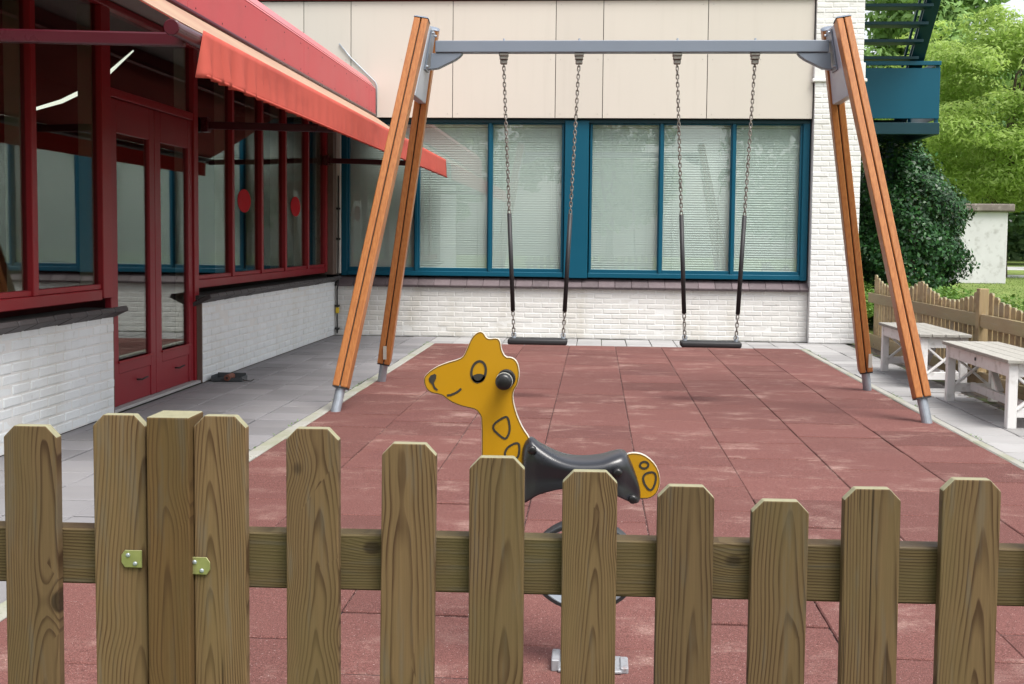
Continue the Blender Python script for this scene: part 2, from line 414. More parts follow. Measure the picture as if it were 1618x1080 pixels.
kerb = struct(MB().box(-1.925, -1.835, 1.0, 13.2, -.09, -.02).box(2.295, 2.365, 1.0, 13.2, -.09, -.02).build('kerb', 'joint_dark'))
for x0, x1 in ((-1.92, -1.838), (2.298, 2.362)):
    km = MB().box(x0, x1, -.494, .494, -.06, 0).mesh('kerb_stone', 'kerb_stone', .008)
    for i in range(11): put('kerb_stone', km, kerb, (rng.normal(0, .003), 12.68-1.0*i, .002), (0, 0, rng.normal(0, .003)))
soil = struct(MB().box(2.975, 3.6, 1.0, 14.1, -.09, -.018).build('soil', 'soil'))
V, F = [], []
for i in range(420):
    x, y = rng.uniform(2.9, 3.3), rng.uniform(6, 13.5); a = rng.uniform(0, 6.28); s_ = rng.uniform(.008, .03); z = rng.uniform(-.016, -.004)+(.004 if x < 2.97 else 0)
    b = len(V); ca, sa = math.cos(a)*s_, math.sin(a)*s_
    V += [(x-ca, y-sa, z), (x+sa*.4, y-ca*.4, z+.006), (x+ca, y+sa, z+rng.uniform(0, .01)), (x-sa*.4, y+ca*.4, z+.004)]; F.append((b, b+1, b+2, b+3))
me = bpy.data.meshes.new('leaf_litter'); me.from_pydata(V, [], F); me.materials.append(MT['debris'])
lt = stuff(put('leaf_litter', me)); tag(lt, 'dry leaf litter scattered on soil along the low fence', 'litter')
struct(MB().box(20, 120, 58, 66, -.06, -.05).build('road', 'road'))
struct(MB().box(12.6, 60, 45, 48.5, -.06, -.052).build('path', 'road'))

# ------------------------------------------------------------------ brick walls
BL, BH, JT = .215, .0615, .007
BR = {}
def brick_mesh(matn, length):
    k = (matn, round(length, 3))
    if k not in BR: BR[k] = MB().box(-length/2+JT/2, length/2-JT/2, -.03, .0, -BH/2+JT/2, BH/2-JT/2).mesh('brick', matn, .0075, 2)
    return BR[k]
def bricks(parent, matn, o, u, rotz, length, height, skip=0):
    """courses of bricks; local -Y of a brick is inwards after rotz"""
    nc = int(round(height/BH)); nb = max(1, int(round(length/BL))); L = length/nb
    for c in range(nc):
        z = (c+.5)*BH; off = (c % 2)*.5
        if off: cuts = [(0, L/2)] + [((i+.5)*L, (i+1.5)*L) for i in range(nb-1)] + [(length-L/2, length)]
        else: cuts = [(i*L, (i+1)*L) for i in range(nb)]
        for a, b in cuts:
            t = (a+b)/2; n = Vector((math.sin(-rotz), math.cos(rotz), 0))
            p = Vector(o) + Vector(u)*t + n*rng.normal(0, .0016) + Vector((0, 0, z))
            put('brick', brick_mesh(matn, b-a), parent, p, (rng.normal(0, .006), rng.normal(0, .005), rotz+rng.normal(0, .006)))
# ------------------------------------------------------------------ building at the back
back = thing('school_building', 'cream clad building with teal windows above white painted brick, behind the swings', 'building', (0, 14.1, 0))
bw = MB().box(-3.6, 2.53, 14.0715, 14.3, 0, .60).build('brick_wall', 'white_mortar', back)
bricks(bw, 'white_brick_back', (2.53, 14.068, 0), (-1, 0, 0), math.pi, 5.73, .60)
pier = MB().box(2.535, 3.085, 13.954, 15.2, 0, 5.2).build('brick_pier', 'white_mortar', back)
bricks(pier, 'white_brick', (3.09, 13.95, 0), (-1, 0, 0), math.pi, .56, 4.3)
MB().box(2.50, 3.13, 13.925, 14.3, 3.075, 3.115).box(2.518, 3.11, 13.94, 14.3, 3.115, 3.30).build('pier_ledge', 'white_brick', pier, .008)
sill = MB().box(-3.25, 2.53, 14.07, 14.25, .60, .66).build('window_sill', 'joint_dark', back)
sm = MB().box(-.0985, .0985, -.17, .0, -.02, .018).mesh('sill_tile', 'sill_tile', .004)
for i in range(29):
    put('sill_tile', sm, sill, (-3.15+.2*(i+.5)-.02, 14.155, .712+rng.normal(0, .0008)), (R_(34), 0, rng.normal(0, .004)))
# windows: two groups of three lights either side of a broad post
def window(parent, xs, z0, z1, Y):
    """xs: glass spans"""
    for (a, b) in xs:
        wd = thing if False else None
        fr = MB().box(a-.03, b+.03, Y-.01, Y+.05, z0-.05, z0).box(a-.03, b+.03, Y-.01, Y+.05, z1, z1+.03).box(a-.03, a, Y-.012, Y+.05, z0, z1).box(b, b+.03, Y-.012, Y+.05, z0, z1)
        f = fr.build('window', 'teal_paint', parent, .004)
        MB().box(a-.002, b+.002, Y+.02, Y+.026, z0-.002, z1+.002).build('pane', 'window_glass', f)
        sl_ = MB(); z = z0+.012; n = 0
        while z < z1-.03:
            M_ = Matrix.Translation((0, Y+.07, z)) @ Matrix.Rotation(R_(64), 4, 'X')
            sl_.box(a-.01, b+.01, -.0165, .0165, -.0007, .0007, M_ @ Matrix.Rotation(rng.normal(0, .008), 4, 'X') @ Matrix.Rotation(rng.normal(0, .0002), 4, 'Y')); z += .0285
        for xx in (a+.12, b-.12): sl_.box(xx-.0015, xx+.0015, Y+.050, Y+.052, z0, z1)
        sl_.box(a-.01, b+.01, Y+.055, Y+.085, z1-.03, z1+.01)
        stuff(sl_.build('blind', 'blind', f))
wl = [(-3.03, -2.232), (-2.160, -1.332), (-1.268, -.432)]; wr = [(-.062, .734), (.796, 1.592), (1.655, 2.408)]
window(back, wl + wr, .842, 2.585, 14.12)
for a, b in ((-2.201, 0), (-1.300, 0), (.765, 0), (1.6235, 0)):
    MB().box(a-.018, a+.018, 14.085, 14.115, .80, 2.62).build('mullion', 'teal_paint', back, .005)
for nm, a, b, y in (('window_post', -.395, -.105, 14.055), ('jamb', -3.125, -3.055, 14.08), ('jamb', 2.435, 2.515, 14.075)):
    MB().box(a, b, y, 14.2, .735, 2.63).build(nm, 'teal_paint', back, .006)
MB().box(-3.055, -.40, 14.075, 14.19, .742, .80).build('bottom_rail', 'teal_paint', back, .006)
MB().box(-.10, 2.436, 14.072, 14.19, .742, .80).build('bottom_rail', 'teal_paint', back, .006)
MB().box(-3.13, 2.52, 14.07, 14.2, 2.60, 2.645).build('head_rail', 'teal_dark', back, .005)
# cladding panels with dark joints and fixings
MB().box(-4.6, 2.525, 14.012, 14.4, 2.648, 4.05).build('upper_wall', 'joint_dark', back)
js = [-4.6, -3.569, -2.991, -1.752, -.516, .049, 1.282, 2.522]
for a, b in zip(js, js[1:]):
    p = MB().box(a+.004, b-.004, 14.0, 14.011, 2.653, 4.036).build('cladding_panel', 'cladding', back, .0015)
    sp = MB()
    xs_ = [a+.06, b-.06] + ([(a+b)/2] if b-a > .9 else [])
    for xx in xs_:
        for zz in (2.70, 3.345, 3.99): sp.tube([(xx, 13.9975, zz), (xx, 14.004, zz)], .006, 8)
    stuff(sp.build('fixing', 'screw', p))
MB().box(-4.6, 2.53, 13.96, 14.5, 4.052, 4.30).build('roof_trim', 'red_fascia', back, .006)
MB().box(-4.6, 3.09, 17.5, 17.6, 0, 4.2).box(-4.7, -4.6, 14.2, 17.6, 0, 4.2).box(2.6, 2.7, 15.2, 17.6, 0, 4.2).box(-4.6, 2.6, 14.3, 17.5, 2.7, 2.75).box(-4.6, 2.6, 14.3, 17.5, 0, .05).build('room', 'room_dark', back)
# thin conduit and the corner cable
tag(MB().tube([(-3.131, 13.985, 3.532), (-2.992, 13.985, 3.366), (-2.69, 13.985, 3.075), (-2.672, 13.985, 3.03), (-2.674, 13.985, 2.664)], .007, 8).build('conduit', 'galvanised', None, 0, 1, True), 'thin grey conduit bent down the cream cladding beside the red fascia', 'conduit')
cb = thing('corner_cable', 'black cable with a yellow tag running down the inner wall corner', 'cable', (-3.15, 14.03, 0))
MB().tube([(-3.15, 14.035, 1.95), (-3.152, 14.035, 1.0), (-3.15, 14.0, .74), (-3.13, 13.95, .66), (-3.165, 14.03, .56), (-3.165, 14.035, .02)], .009, 8).build('wire', 'cable', cb, 0, 1, True)
for z in (1.55, 1.18): MB().box(-3.175, -3.125, 14.015, 14.045, z-.012, z+.012).build('clip', 'cable', cb, .003)
for z in (.36, .08): MB().box(-3.19, -3.135, 14.01, 14.05, z-.012, z+.012).build('clip', 'cable', cb, .003)
MB().box(-3.178, -3.140, 14.008, 14.042, .27, .34).build('tag', 'yellow_tag', cb, .004)
MB().box(-3.185, -3.128, 14.05, 14.12, .76, 2.62).build('corner_trim', 'white_trim', back, .004)

# ------------------------------------------------------------------ red glazed wing on the left
XW = -3.28
wing = thing('glazed_wing', 'low wing with dark red window frames, double door and white brick plinth on the left', 'building', (XW, 9, 0))
def plinth(y0, y1):
    p = MB().box(-3.42, -3.2032, y0+.003, y1-.003, 0, .68).build('brick_wall', 'white_mortar', wing)
    bricks(p, 'white_brick_side', (-3.20, y1, 0), (0, -1, 0), -math.pi/2, y1-y0, .677)
    return p
pl_near = plinth(4.58, 7.50); pl_far = plinth(9.25, 14.06)
for a, b in ((9.236, 9.252), (7.499, 7.513)): MB().box(-3.42, -3.204, a, b, 0, .675).build('unpainted_end', 'brown_brick', wing)
slm = MB().box(-.0985, .0985, -.20, .012, -.022, .012).mesh('sill_tile', 'sill_dark', .005)
for y0, y1 in ((4.58, 7.53), (9.19, 14.05)):
    s_ = MB().box(-3.42, -3.215, y0+.02, y1-.02, .68, .715).build('window_sill', 'joint_dark', wing)
    n = int((y1-y0)/.2)
    for i in range(n):
        put('sill_tile', slm, s_, (-3.125, y1-(i+.5)*(y1-y0)/n, .716+rng.normal(0, .001)), (R_(26), 0, -math.pi/2+rng.normal(0, .006)))
# frames
P_ = .035
def vpost(y0, y1, z0, z1, name='mullion', mt='red_frame', proud=P_):
    MB().box(XW-.03, XW+proud, y0, y1, z0, z1).build(name, mt, wing, .004)
    MB().box(XW-.13, XW-.034, y0+.004, y1-.004, z0, z1).build('inner_post', 'beige_frame', wing, .003)
for c_ in (5.55, 6.53): vpost(c_-.032, c_+.032, .84, 2.70)
vpost(7.455, 7.60, .78, 2.70, 'door_post')
for c_ in (10.22, 11.13, 11.99, 12.94): vpost(c_-.032, c_+.032, .84, 2.70)
vpost(13.78, 13.86, .78, 2.70); vpost(9.20, 9.30, 0.02, 2.70, 'door_post')
for y0, y1 in ((4.58, 7.45), (9.305, 13.775)):
    MB().box(XW-.06, XW+.028, y0, y1, .77, .84).build('bottom_rail', 'red_frame', wing, .004)
    MB().box(XW-.03, XW+.02, y0, y1, .842, .875).build('glazing_bead', 'red_frame', wing, .003)
MB().box(XW-.06, XW+.05, 4.58, 14.05, 2.70, 2.745).build('head_rail', 'red_frame', wing, .004)
MB().box(XW-.04, XW+.032, 7.602, 9.198, 2.125, 2.185).build('door_head', 'red_frame', wing, .004)
MB().box(XW-.20, XW+.10, 13.862, 14.1, .75, 2.74).build('brick_corner', 'brown_brick', wing)
def pane(y0, y1, z0, z1): MB().box(XW-.008, XW-.002, y0, y1, z0, z1).build('pane', 'wing_glass', wing)
ed = [4.58, 5.518, 5.582, 6.498, 6.562, 7.455]
for i in range(0, 6, 2): pane(ed[i], ed[i+1], .84, 2.70)
ed = [9.30, 10.188, 10.252, 11.098, 11.162, 11.958, 12.022, 12.908, 12.972, 13.78]
for i in range(0, 10, 2): pane(ed[i], ed[i+1], .84, 2.70)
pane(7.602, 9.198, 2.185, 2.70)
for y0, y1, hy in ((7.604, 8.392, 8.05), (8.400, 9.196, 8.80)):      # two door leaves
    d = MB().box(XW-.025, XW+.02, y0, y0+.115, .025, 2.12).box(XW-.025, XW+.02, y1-.095, y1, .025, 2.12).box(XW-.025, XW+.02, y0+.115, y1-.095, 1.895, 2.12).box(XW-.025, XW+.02, y0+.115, y1-.095, .245, .32).build('door', 'red_door', wing, .004)
    MB().box(XW-.02, XW+.012, y0+.116, y1-.096, .026, .244).build('kick_panel', 'red_door', d)
    MB().box(XW+.02, XW+.032, y0+.10, y1-.08, .318, .335).build('weather_bar', 'red_frame', d, .003)
    MB().box(XW-.006, XW, y0+.114, y1-.094, .318, 1.897).build('pane', 'wing_glass', d)
    MB().tube([(XW+.01, hy, .17), (XW+.05, hy, .17), (XW+.055, hy+.02, .175), (XW+.055, hy+.09, .18)], .006, 8).build('handle', 'cable', d, 0, 1, True)
MB().box(XW-.05, -3.21, 7.52, 9.23, .0, .022).build('threshold', 'paving_slab', wing, .004)
# roof edge, soffit, fascia panels
MB().box(-9, -2.70, 2.0, 13.95, 2.90, 3.02).build('roof', 'joint_dark', wing)
sf = MB(); ys = [2.0, 4.2, 6.4, 8.6, 10.8, 13.95]
for a, b in zip(ys, ys[1:]): MB().box(-3.40, -2.72, a+.003, b-.003, 2.755, 2.78).build('soffit_panel', 'soffit', wing, .002)
MB().box(-3.36, -2.72, 2.0, 13.95, 2.782, 2.90).build('soffit_back', 'joint_dark', wing)
fy = [1.4, 4.45, 7.50, 10.52, 13.56, 13.96]
for a, b in zip(fy, fy[1:]):
    p = MB().box(-2.715, -2.68, a+.003, b-.003, 2.665, 2.985).build('fascia_panel', 'red_fascia', wing, .002)
    MB().prism([(-2.68, 2.99), (-2.79, 3.125), (-2.83, 3.125), (-2.72, 2.99)], lambda x, z, t: (x, t, z), a+.003, b-.003).build('coping', 'red_coping', p)
    sp = MB(); y = a+.15
    while y < b-.05:
        for z in (2.71, 2.94): sp.tube([(-2.684, y, z), (-2.677, y, z)], .006, 8)
        y += .55
    stuff(sp.build('fixing', 'arm_red', p))
MB().box(-2.73, -2.67, 1.4, 13.96, 2.635, 2.662).build('drip_edge', 'red_frame', wing)
MB().box(-8.6, -8.5, 2.0, 14.0, 0, 2.9).box(-8.5, -3.42, 1.9, 2.0, 0, 2.9).box(-8.5, -3.30, 14.0, 14.05, 0, 2.9).box(-8.5, -3.45, 2.0, 14.0, .0, .02).build('room', 'room_dark', wing)
MB().box(-8.5, -3.42, 2.0, 14.0, 2.76, 2.80).build('ceiling', 'room_red', wing)
MB().box(-3.42, -3.2, 1.9, 4.57, 0, 2.75).build('end_wall', 'white_brick_side', wing)
MB().box(-5.6, -5.5, 5.0, 13.9, 0, 2.75).build('inner_wall', 'room_red', wing)
for y, lab in ((10.65, 'red oval sticker on the wing glass, nearer the double door'), (12.50, 'red oval sticker on the wing glass, nearer the corner')):
    tag(MB().prism([(y+.20*math.cos(t*math.pi/16), 1.53+.108*math.sin(t*math.pi/16)) for t in range(32)], lambda a, b, t: (t, a, b), XW-.0015, XW+.0012).build('window_sticker', 'sticker'), lab, 'sticker', 'oval stickers on the wing windows')
lm = thing('white_strip', 'curved white glowing strip seen through the upper left window', 'lamp', (-3.75, 8.3, 2.0))
MB().tube([(-3.75, 7.55, 2.03), (-3.75, 7.95, 2.13), (-3.76, 8.35, 2.26), (-3.75, 8.75, 2.44), (-3.74, 9.20, 2.68)], [.010, .014, .016, .014, .006], 10).build('glow_strip', 'glow_white', lm, 0, 1, True)
MB().tube([(-3.75, 8.35, 2.28), (-3.75, 8.35, 2.76)], .004, 6).build('hanger', 'cable', lm)

# ------------------------------------------------------------------ awning
aw = thing('awning', 'salmon red awning with hanging valance and red arms along the wing', 'awning', (-2.2, 9.5, 2.1))
def sheet(P, th, name, mat, parent, smooth=True):
    o = MB().grid(P).build(name, mat, parent, 0, 1, smooth)
    md = o.modifiers.new('thick', 'SOLIDIFY'); md.thickness = th; return o
Y0, Y1 = 5.28, 13.90
P = []
for i in range(60):
    y = Y0 + (Y1-Y0)*i/59; row = []
    for j in range(9):
        t = j/8; row.append((-2.66+.80*t, y, 2.635-.492*t-.02*math.sin(math.pi*t)+.004*math.sin(i*.9)*math.sin(math.pi*t)))
    P.append(row)
sheet(P, .003, 'canopy_underside', 'awning_cloth', aw)
sheet([[(x, y, z+.006) for x, y, z in r] for r in P], .002, 'canopy', 'awning_top', aw)
P = []
for i in range(220):
    y = Y0 + (Y1-Y0)*i/219; row = []
    rip = .026*math.exp(-(y-Y0)*1.2) + .0060 + .006*math.exp(-((y-12.4)/.5)**2)
    for j in range(9):
        t = j/8; wv = rip*t*(math.sin(y*38+2*math.sin(y*7))+.5*math.sin(y*71+1))
        row.append((-1.815+wv+.006*t, y, 2.142-.215*t))
    P.append(row)
sheet(P, .002, 'valance', 'awning_cloth', aw)
MB().tube([(-1.797, Y0, 1.934), (-1.797, Y1, 1.934)], .007, 8).build('hem', 'awning_cloth', aw, 0, 1, True)
fb = MB().tube([(-1.856, 5.0, 2.105), (-1.856, Y1+.03, 2.105)], .033, 18).build('front_bar', 'arm_red', aw)
MB().tube([(-1.856, 4.985, 2.105), (-1.856, 5.012, 2.105)], .036, 20).build('end_cap', 'arm_red', fb, .004)
for y in (5.2, 9.5, 13.82):
    a = MB().bar((XW+.02, y, 2.118), (-1.87, y, 2.085), .035, .062).build('arm', 'arm_red', aw, .008, 2)
    MB().box(XW+.002, XW+.06, y-.05, y+.05, 2.06, 2.18).build('bracket', 'arm_red', a, .006)
MB().tube([(-2.675, Y0, 2.66), (-2.675, Y1, 2.66)], .022, 12).build('roller', 'arm_red', aw, 0, 1, True)

# ------------------------------------------------------------------ swing
sw = thing('double_swing', 'double swing frame with splayed orange timber legs and a grey steel crossbeam', 'swing frame', (.22, 8.69, 0))
def swing_leg(foot, top, sgn):
    p, q = Vector(foot), Vector(top); d = (q-p).normalized()
    a = Vector((1, 0, 0)); a = (a-d*a.dot(d)).normalized(); b = d.cross(a)
    def pt(t, s, e): return p + d*t + a*s + b*e
    L = (q-p).length; t0 = .165/d.z
    M = Matrix((a, b, d)).transposed().to_4x4(); M.translation = p
    leg = MB().box(-.044, .044, -.036, .036, t0+.012, L-.03, M).build('leg', 'joint_dark', sw)
    for s0, s1 in ((-.052, -.004), (.004, .052)):
        MB().box(s0, s1, -.052, .052, t0, L, M).build('timber', 'orange_timber', leg, .007, 2)
    MB().tube([pt(-.05, 0, 0), pt(t0+.03, 0, 0)], .034, 18).build('steel_foot', 'galvanised', leg)
    MB().box(-.05, .05, -.05, .05, t0-.008, t0-.0005, M).build('foot_plate', 'black_rubber', leg)
    cp = MB(); P = []
    for i in range(5):
        th = i/4*math.pi/2; P.append([pt(L+.001+.022*math.sin(th), math.cos(th)*.056*math.copysign(min(1, abs(1.35*math.cos(k))), math.cos(k)), math.cos(th)*.056*math.copysign(min(1, abs(1.35*math.sin(k))), math.sin(k))) for k in [j*2*math.pi/24 for j in range(25)]])
    cp.grid(P).build('top_cap', 'steel_paint', leg, 0, 1, True)
    return leg
L1 = swing_leg((-1.777, 7.83, 0), (-1.291, 8.50, 2.785), 1); L2 = swing_leg((-1.777, 9.55, 0), (-1.270, 8.87, 2.785), 1)
L3 = swing_leg((2.226, 7.87, 0), (1.722, 8.50, 2.78), -1); L4 = swing_leg((2.222, 9.57, 0), (1.700, 8.87, 2.78), -1)
for L, (x, y, z) in ((L2, (-1.735, 9.425, .20)), (L4, (2.195, 9.445, .20))):
    MB().box(x-.003, x+.025, y-.017, y-.012, z, z+.11).build('name_plate', 'screw', L)
MB().box(-1.215, 1.665, 8.645, 8.735, 2.578, 2.665).build('crossbeam', 'steel_paint', sw, .006, 2)
for sg, xt in ((1, -1.291), (-1, 1.722)):
    # steel box between the two legs of a pair, leaning with them
    sl_ = .174*sg
    def pp(y, z, t): return (xt + .030*sg - (2.785-z)*sl_ + t*sg, y, z)
    hollow = MB().prism([(8.545, 2.755), (8.825, 2.755), (8.955, 2.235), (8.425, 2.235)], pp, -.03, .028)
    pl = hollow.build('side_plate', 'plate_light', sw, .004)
    e = MB().prism([(8.60, 2.735), (8.78, 2.735), (8.78, 2.445), (8.60, 2.445)], pp, .03, .04).build('end_plate', 'steel_paint', pl, .002)
    bl = MB()
    for z in (2.715, 2.47):
        for y in (8.62, 8.76): bl.tube([pp(y, z, .038), pp(y, z, .055)], .009, 8)
    bl.build('bolt', 'galvanised', pl)
    x0 = xt + .075*sg
    gp = [(x0-.03*sg, 2.574), (x0+.205*sg, 2.574), (x0+.185*sg, 2.55), (x0+.15*sg, 2.525), (x0+.02*sg, 2.462), (x0-.038*sg, 2.455)]
    MB().prism(gp, lambda x, z, t: (x, t, z), 8.655, 8.725).build('gusset', 'steel_paint', sw, .003)
HX = [(-.706, -.610), (-.147, -.238), (.574, .669), (1.140, 1.048)]
for a, b in HX:
    h = MB().box(a-.034, a+.034, 8.655, 8.725, 2.553, 2.576).box(a-.030, a+.030, 8.66, 8.72, 2.528, 2.553).build('hanger', 'chain_steel', sw, .004)
    MB().box(a-.026, a+.026, 8.672, 8.708, 2.495, 2.528).build('bearing', 'chain_steel', h, .006)
    MB().tube([(a, 8.69, 2.663), (a, 8.69, 2.685)], .008, 8).build('nut', 'galvanised', h)
# one chain link
def link_pts(r, h, n=6):
    P = [(r*math.cos(math.pi*i/n), h+r*math.sin(math.pi*i/n)) for i in range(n+1)]
    return P + [(-x, -z) for x, z in P]
LK = link_pts(.0092, .0105)
def chain(p, q, name, parent):
    p, q = Vector(p), Vector(q); d = (q-p).normalized(); L = (q-p).length; pitch = .0295; n = int(L/pitch)
    a = Vector((1, 0, 0)); a = (a-d*a.dot(d)).normalized(); b = d.cross(a); mb = MB()
    for i in range(n+1):
        c = p + d*(i*L/max(n, 1)); s, o = (a, b) if i % 2 else (b, a)
        s = (s + o*rng.normal(0, .25)).normalized()
        mb.tube([c + s*u + d*v for u, v in LK], .0043, 5, False, True)
    return mb.build(name, 'chain_steel', parent, 0, 1, True)
def swing(x0, x1, ends, label):
    t = thing('swing', label, 'swing', ((x0+x1)/2, 8.69, .41), 'swings hanging from the crossbeam')
    # moulded rubber seat: raised rim, slightly dished
    P = []; cx = (x0+x1)/2; hw = (x1-x0)/2
    MB().box(x0, x1, 8.605, 8.775, .412, .456).build('seat', 'black_rubber', t, .014, 3, True)
    for (a, b) in ends:
        top, bot = Vector((a, 8.69, 2.50)), Vector((b, 8.69, .475))
        f = lambda z: top + (bot-top)*((2.50-z)/(2.50-.475))
        chain(f(2.495), f(1.375), 'chain', t); chain(f(.672), f(.485), 'chain', t)
        MB().tube([f(1.39), f(.66)], .0165, 12).build('sleeve', 'black_rubber', t, 0, 1, True)
        MB().tube([Vector((b, 8.69, .482)) + Vector((.016*math.cos(k*math.pi/6), 0, .016*math.sin(k*math.pi/6))) for k in range(12)], .005, 6, False, True).build('shackle', 'galvanised', t, 0, 1, True)
        MB().tube([(b, 8.69, .45), (b, 8.69, .468)], .016, 10).build('eye_bolt', 'galvanised', t)
swing(-.652, -.206, HX[:2], 'black rubber swing seat on chains, beside the giraffe head')
swing(.636, 1.082, HX[2:], 'black rubber swing seat on chains, nearer the white brick pier')

# ------------------------------------------------------------------ giraffe spring rider
GY = 3.2
gi = thing('spring_rider', 'yellow giraffe spring rider with black saddle on the red mat', 'spring rider', (-.03, GY, 0))
HEAD = [(-.475, .812), (-.464, .826), (-.442, .842), (-.414, .854), (-.375, .866), (-.363, .875), (-.353, .899), (-.342, .925), (-.33, .938), (-.318, .944), (-.308, .94), (-.301, .927), (-.291, .923), (-.277, .926), (-.266, .924), (-.26, .912), (-.258, .893), (-.247, .873), (-.231, .873), (-.218, .866), (-.21, .85), (-.207, .825), (-.211, .799), (-.223, .779), (-.225, .761), (-.22, .734), (-.21, .704), (-.196, .675), (-.178, .65), (-.16, .609), (-.10, .57), (.0, .55), (.06, .55), (.06, .54), (.0, .525), (-.10, .525), (-.18, .51), (-.26, .485), (-.301, .505), (-.311, .557), (-.311, .595), (-.312, .7), (-.318, .712), (-.328, .724), (-.346, .728), (-.374, .734), (-.402, .746), (-.418, .759), (-.427, .764), (-.453, .768), (-.467, .778), (-.474, .794)]
TAIL = [(.061, .593), (.094, .61), (.112, .614), (.138, .61), (.164, .592), (.18, .569), (.187, .538), (.181, .506), (.166, .49), (.148, .484), (.114, .486), (.062, .519)]
xz = lambda x, z, t: (x, t, z)
def board(name, poly):
    poly = rounded(poly, 1); n = len(poly); cxm = sum(p[0] for p in poly)/n
    bm_ = MB().prism(poly, xz, GY-.010, GY+.010)
    o = bm_.build(name, ['yellow_board', 'plate_edge'], gi, .0025, 2)
    for f in o.data.polygons:
        if abs(f.normal.y) < .5: f.material_index = 1
    # routed dark line just inside the rim
    def inset(d):
        q = []
        for i in range(n):
            a, b, c = Vector(poly[i-1]), Vector(poly[i]), Vector(poly[(i+1) % n]); t = (c-a).normalized(); q.append(b + Vector((-t.y, t.x))*d)
        return q
    ar = sum(poly[i][0]*poly[(i+1) % n][1]-poly[(i+1) % n][0]*poly[i][1] for i in range(n)); sg = 1 if ar > 0 else -1
    o1, o2 = inset(.0006*sg+.0012*sg), inset(.0034*sg); mb = MB()
    for i in range(n):
        j = (i+1) % n; b = len(mb.v)
        mb.v += [(p.x, GY-.0106, p.y) for p in (o1[i], o1[j], o2[j], o2[i])]; mb.f.append((b, b+1, b+2, b+3))
    mb.build('outline', 'line_dark', o)
    return o
hd = board('head_board', HEAD); tl_ = board('tail_board', TAIL)
def stroke(poly, wd, parent, name, closed=True):
    poly = [Vector(p) for p in poly]; n = len(poly); mb = MB()
    L, Rr = [], []
    for i in range(n):
        a = poly[i-1] if (closed or i) else poly[i]; c = poly[(i+1) % n] if (closed or i < n-1) else poly[i]
        t = (c-a).normalized(); nn = Vector((-t.y, t.x))*wd/2; L.append(poly[i]+nn); Rr.append(poly[i]-nn)
    for i in range(n if closed else n-1):
        j = (i+1) % n; b = len(mb.v); Y = GY-.0112
        mb.v += [(L[i].x, Y, L[i].y), (L[j].x, Y, L[j].y), (Rr[j].x, Y, Rr[j].y), (Rr[i].x, Y, Rr[i].y)]; mb.f.append((b, b+1, b+2, b+3))
    return mb.build(name, 'line_dark', parent)
def filled(poly, parent, name):
    mb = MB(); mb.v = [(x, GY-.0112, z) for x, z in poly]; mb.f = [tuple(range(len(poly)))]; return mb.build(name, 'line_dark', parent)
ell = lambda cx, cz, a, b, n=28: [(cx+a*math.cos(2*math.pi*k/n)+.1*b*math.sin(2*math.pi*k/n), cz+b*math.sin(2*math.pi*k/n)) for k in range(n)]
stroke(ell(-.321, .8315, .020, .029), .0068, hd, 'eye_outline')
filled([(-.321+.0185*math.cos(t)+.002*math.sin(t), .8145+(.011 if math.sin(t) > 0 else .0135)*math.sin(t)) for t in [2*math.pi*k/24 for k in range(24)]], hd, 'pupil')
filled([(-.461, .808), (-.456, .818), (-.444, .823), (-.439, .82), (-.44, .81), (-.446, .797), (-.442, .786), (-.434, .779), (-.437, .775), (-.446, .781), (-.451, .793), (-.458, .8)], hd, 'nostril')
stroke([(-.409, .763), (-.398, .765), (-.388, .769), (-.378, .775), (-.369, .783)], .006, hd, 'mouth', False)
stroke(rounded([(-.288, .678), (-.247, .708), (-.237, .704), (-.231, .67), (-.241, .645), (-.252, .646)], 2), .006, hd, 'spot')
stroke(rounded([(-.248, .600), (-.239, .622), (-.21, .637), (-.204, .623), (-.208, .590), (-.234, .584)], 2), .006, hd, 'spot')
stroke(ell(.141, .580, .0115, .0095, 18), .006, tl_, 'spot')
stroke(rounded([(.150, .560), (.172, .561), (.175, .537), (.162, .505), (.143, .524), (.137, .548)], 2), .006, tl_, 'spot')
for s_ in (-1, 1):       # hand grips either side of the head
    k = MB().tube([(-.243, GY+s_*.010, .815), (-.243, GY+s_*.024, .815)], .0255, 24).build('grip_flange', 'black_plastic', gi, .004, 2, False)
    MB().tube([(-.243, GY+s_*.02, .815), (-.244, GY+s_*.075, .815), (-.244, GY+s_*.080, .815), (-.244, GY+s_*.102, .815), (-.244, GY+s_*.108, .815)], [.016, .018, .0225, .0225, .015], 24).build('grip', 'black_plastic', gi, 0, 1, True)
    ring = [(-.244+.0225*math.cos(t), GY+s_*.0815, .815+.0225*math.sin(t)) for t in [2*math.pi*q/28 for q in range(28)]]
    MB().tube(ring, .0012, 6, False, True).build('grip_ring', 'plate_edge', gi, 0, 1, True)
# moulded saddle: stations along x with crest, hem and half width
ST = [(-.196, .622, .460, .030), (-.188, .641, .462, .042), (-.172, .650, .471, .054), (-.150, .634, .485, .068), (-.106, .610, .499, .085), (-.069, .598, .505, .096), (-.028, .595, .506, .102), (.019, .600, .502, .104), (.055, .612, .492, .098), (.081, .617, .481, .086), (.096, .606, .475, .070), (.110, .578, .470, .056), (.122, .545, .470, .046), (.129, .520, .477, .034), (.132, .505, .489, .022)]
def hermite(ST, m=4):
    out = []
    for i in range(len(ST)-1):
        p0, p1, p2, p3 = (np.array(ST[max(0, min(len(ST)-1, i+k))]) for k in (-1, 0, 1, 2))
        for k in range(m):
            t = k/m; out.append(.5*(2*p1+(p2-p0)*t+(2*p0-5*p1+4*p2-p3)*t*t+(3*p1-p0-3*p2+p3)*t**3))
    out.append(np.array(ST[-1])); return out
P = []
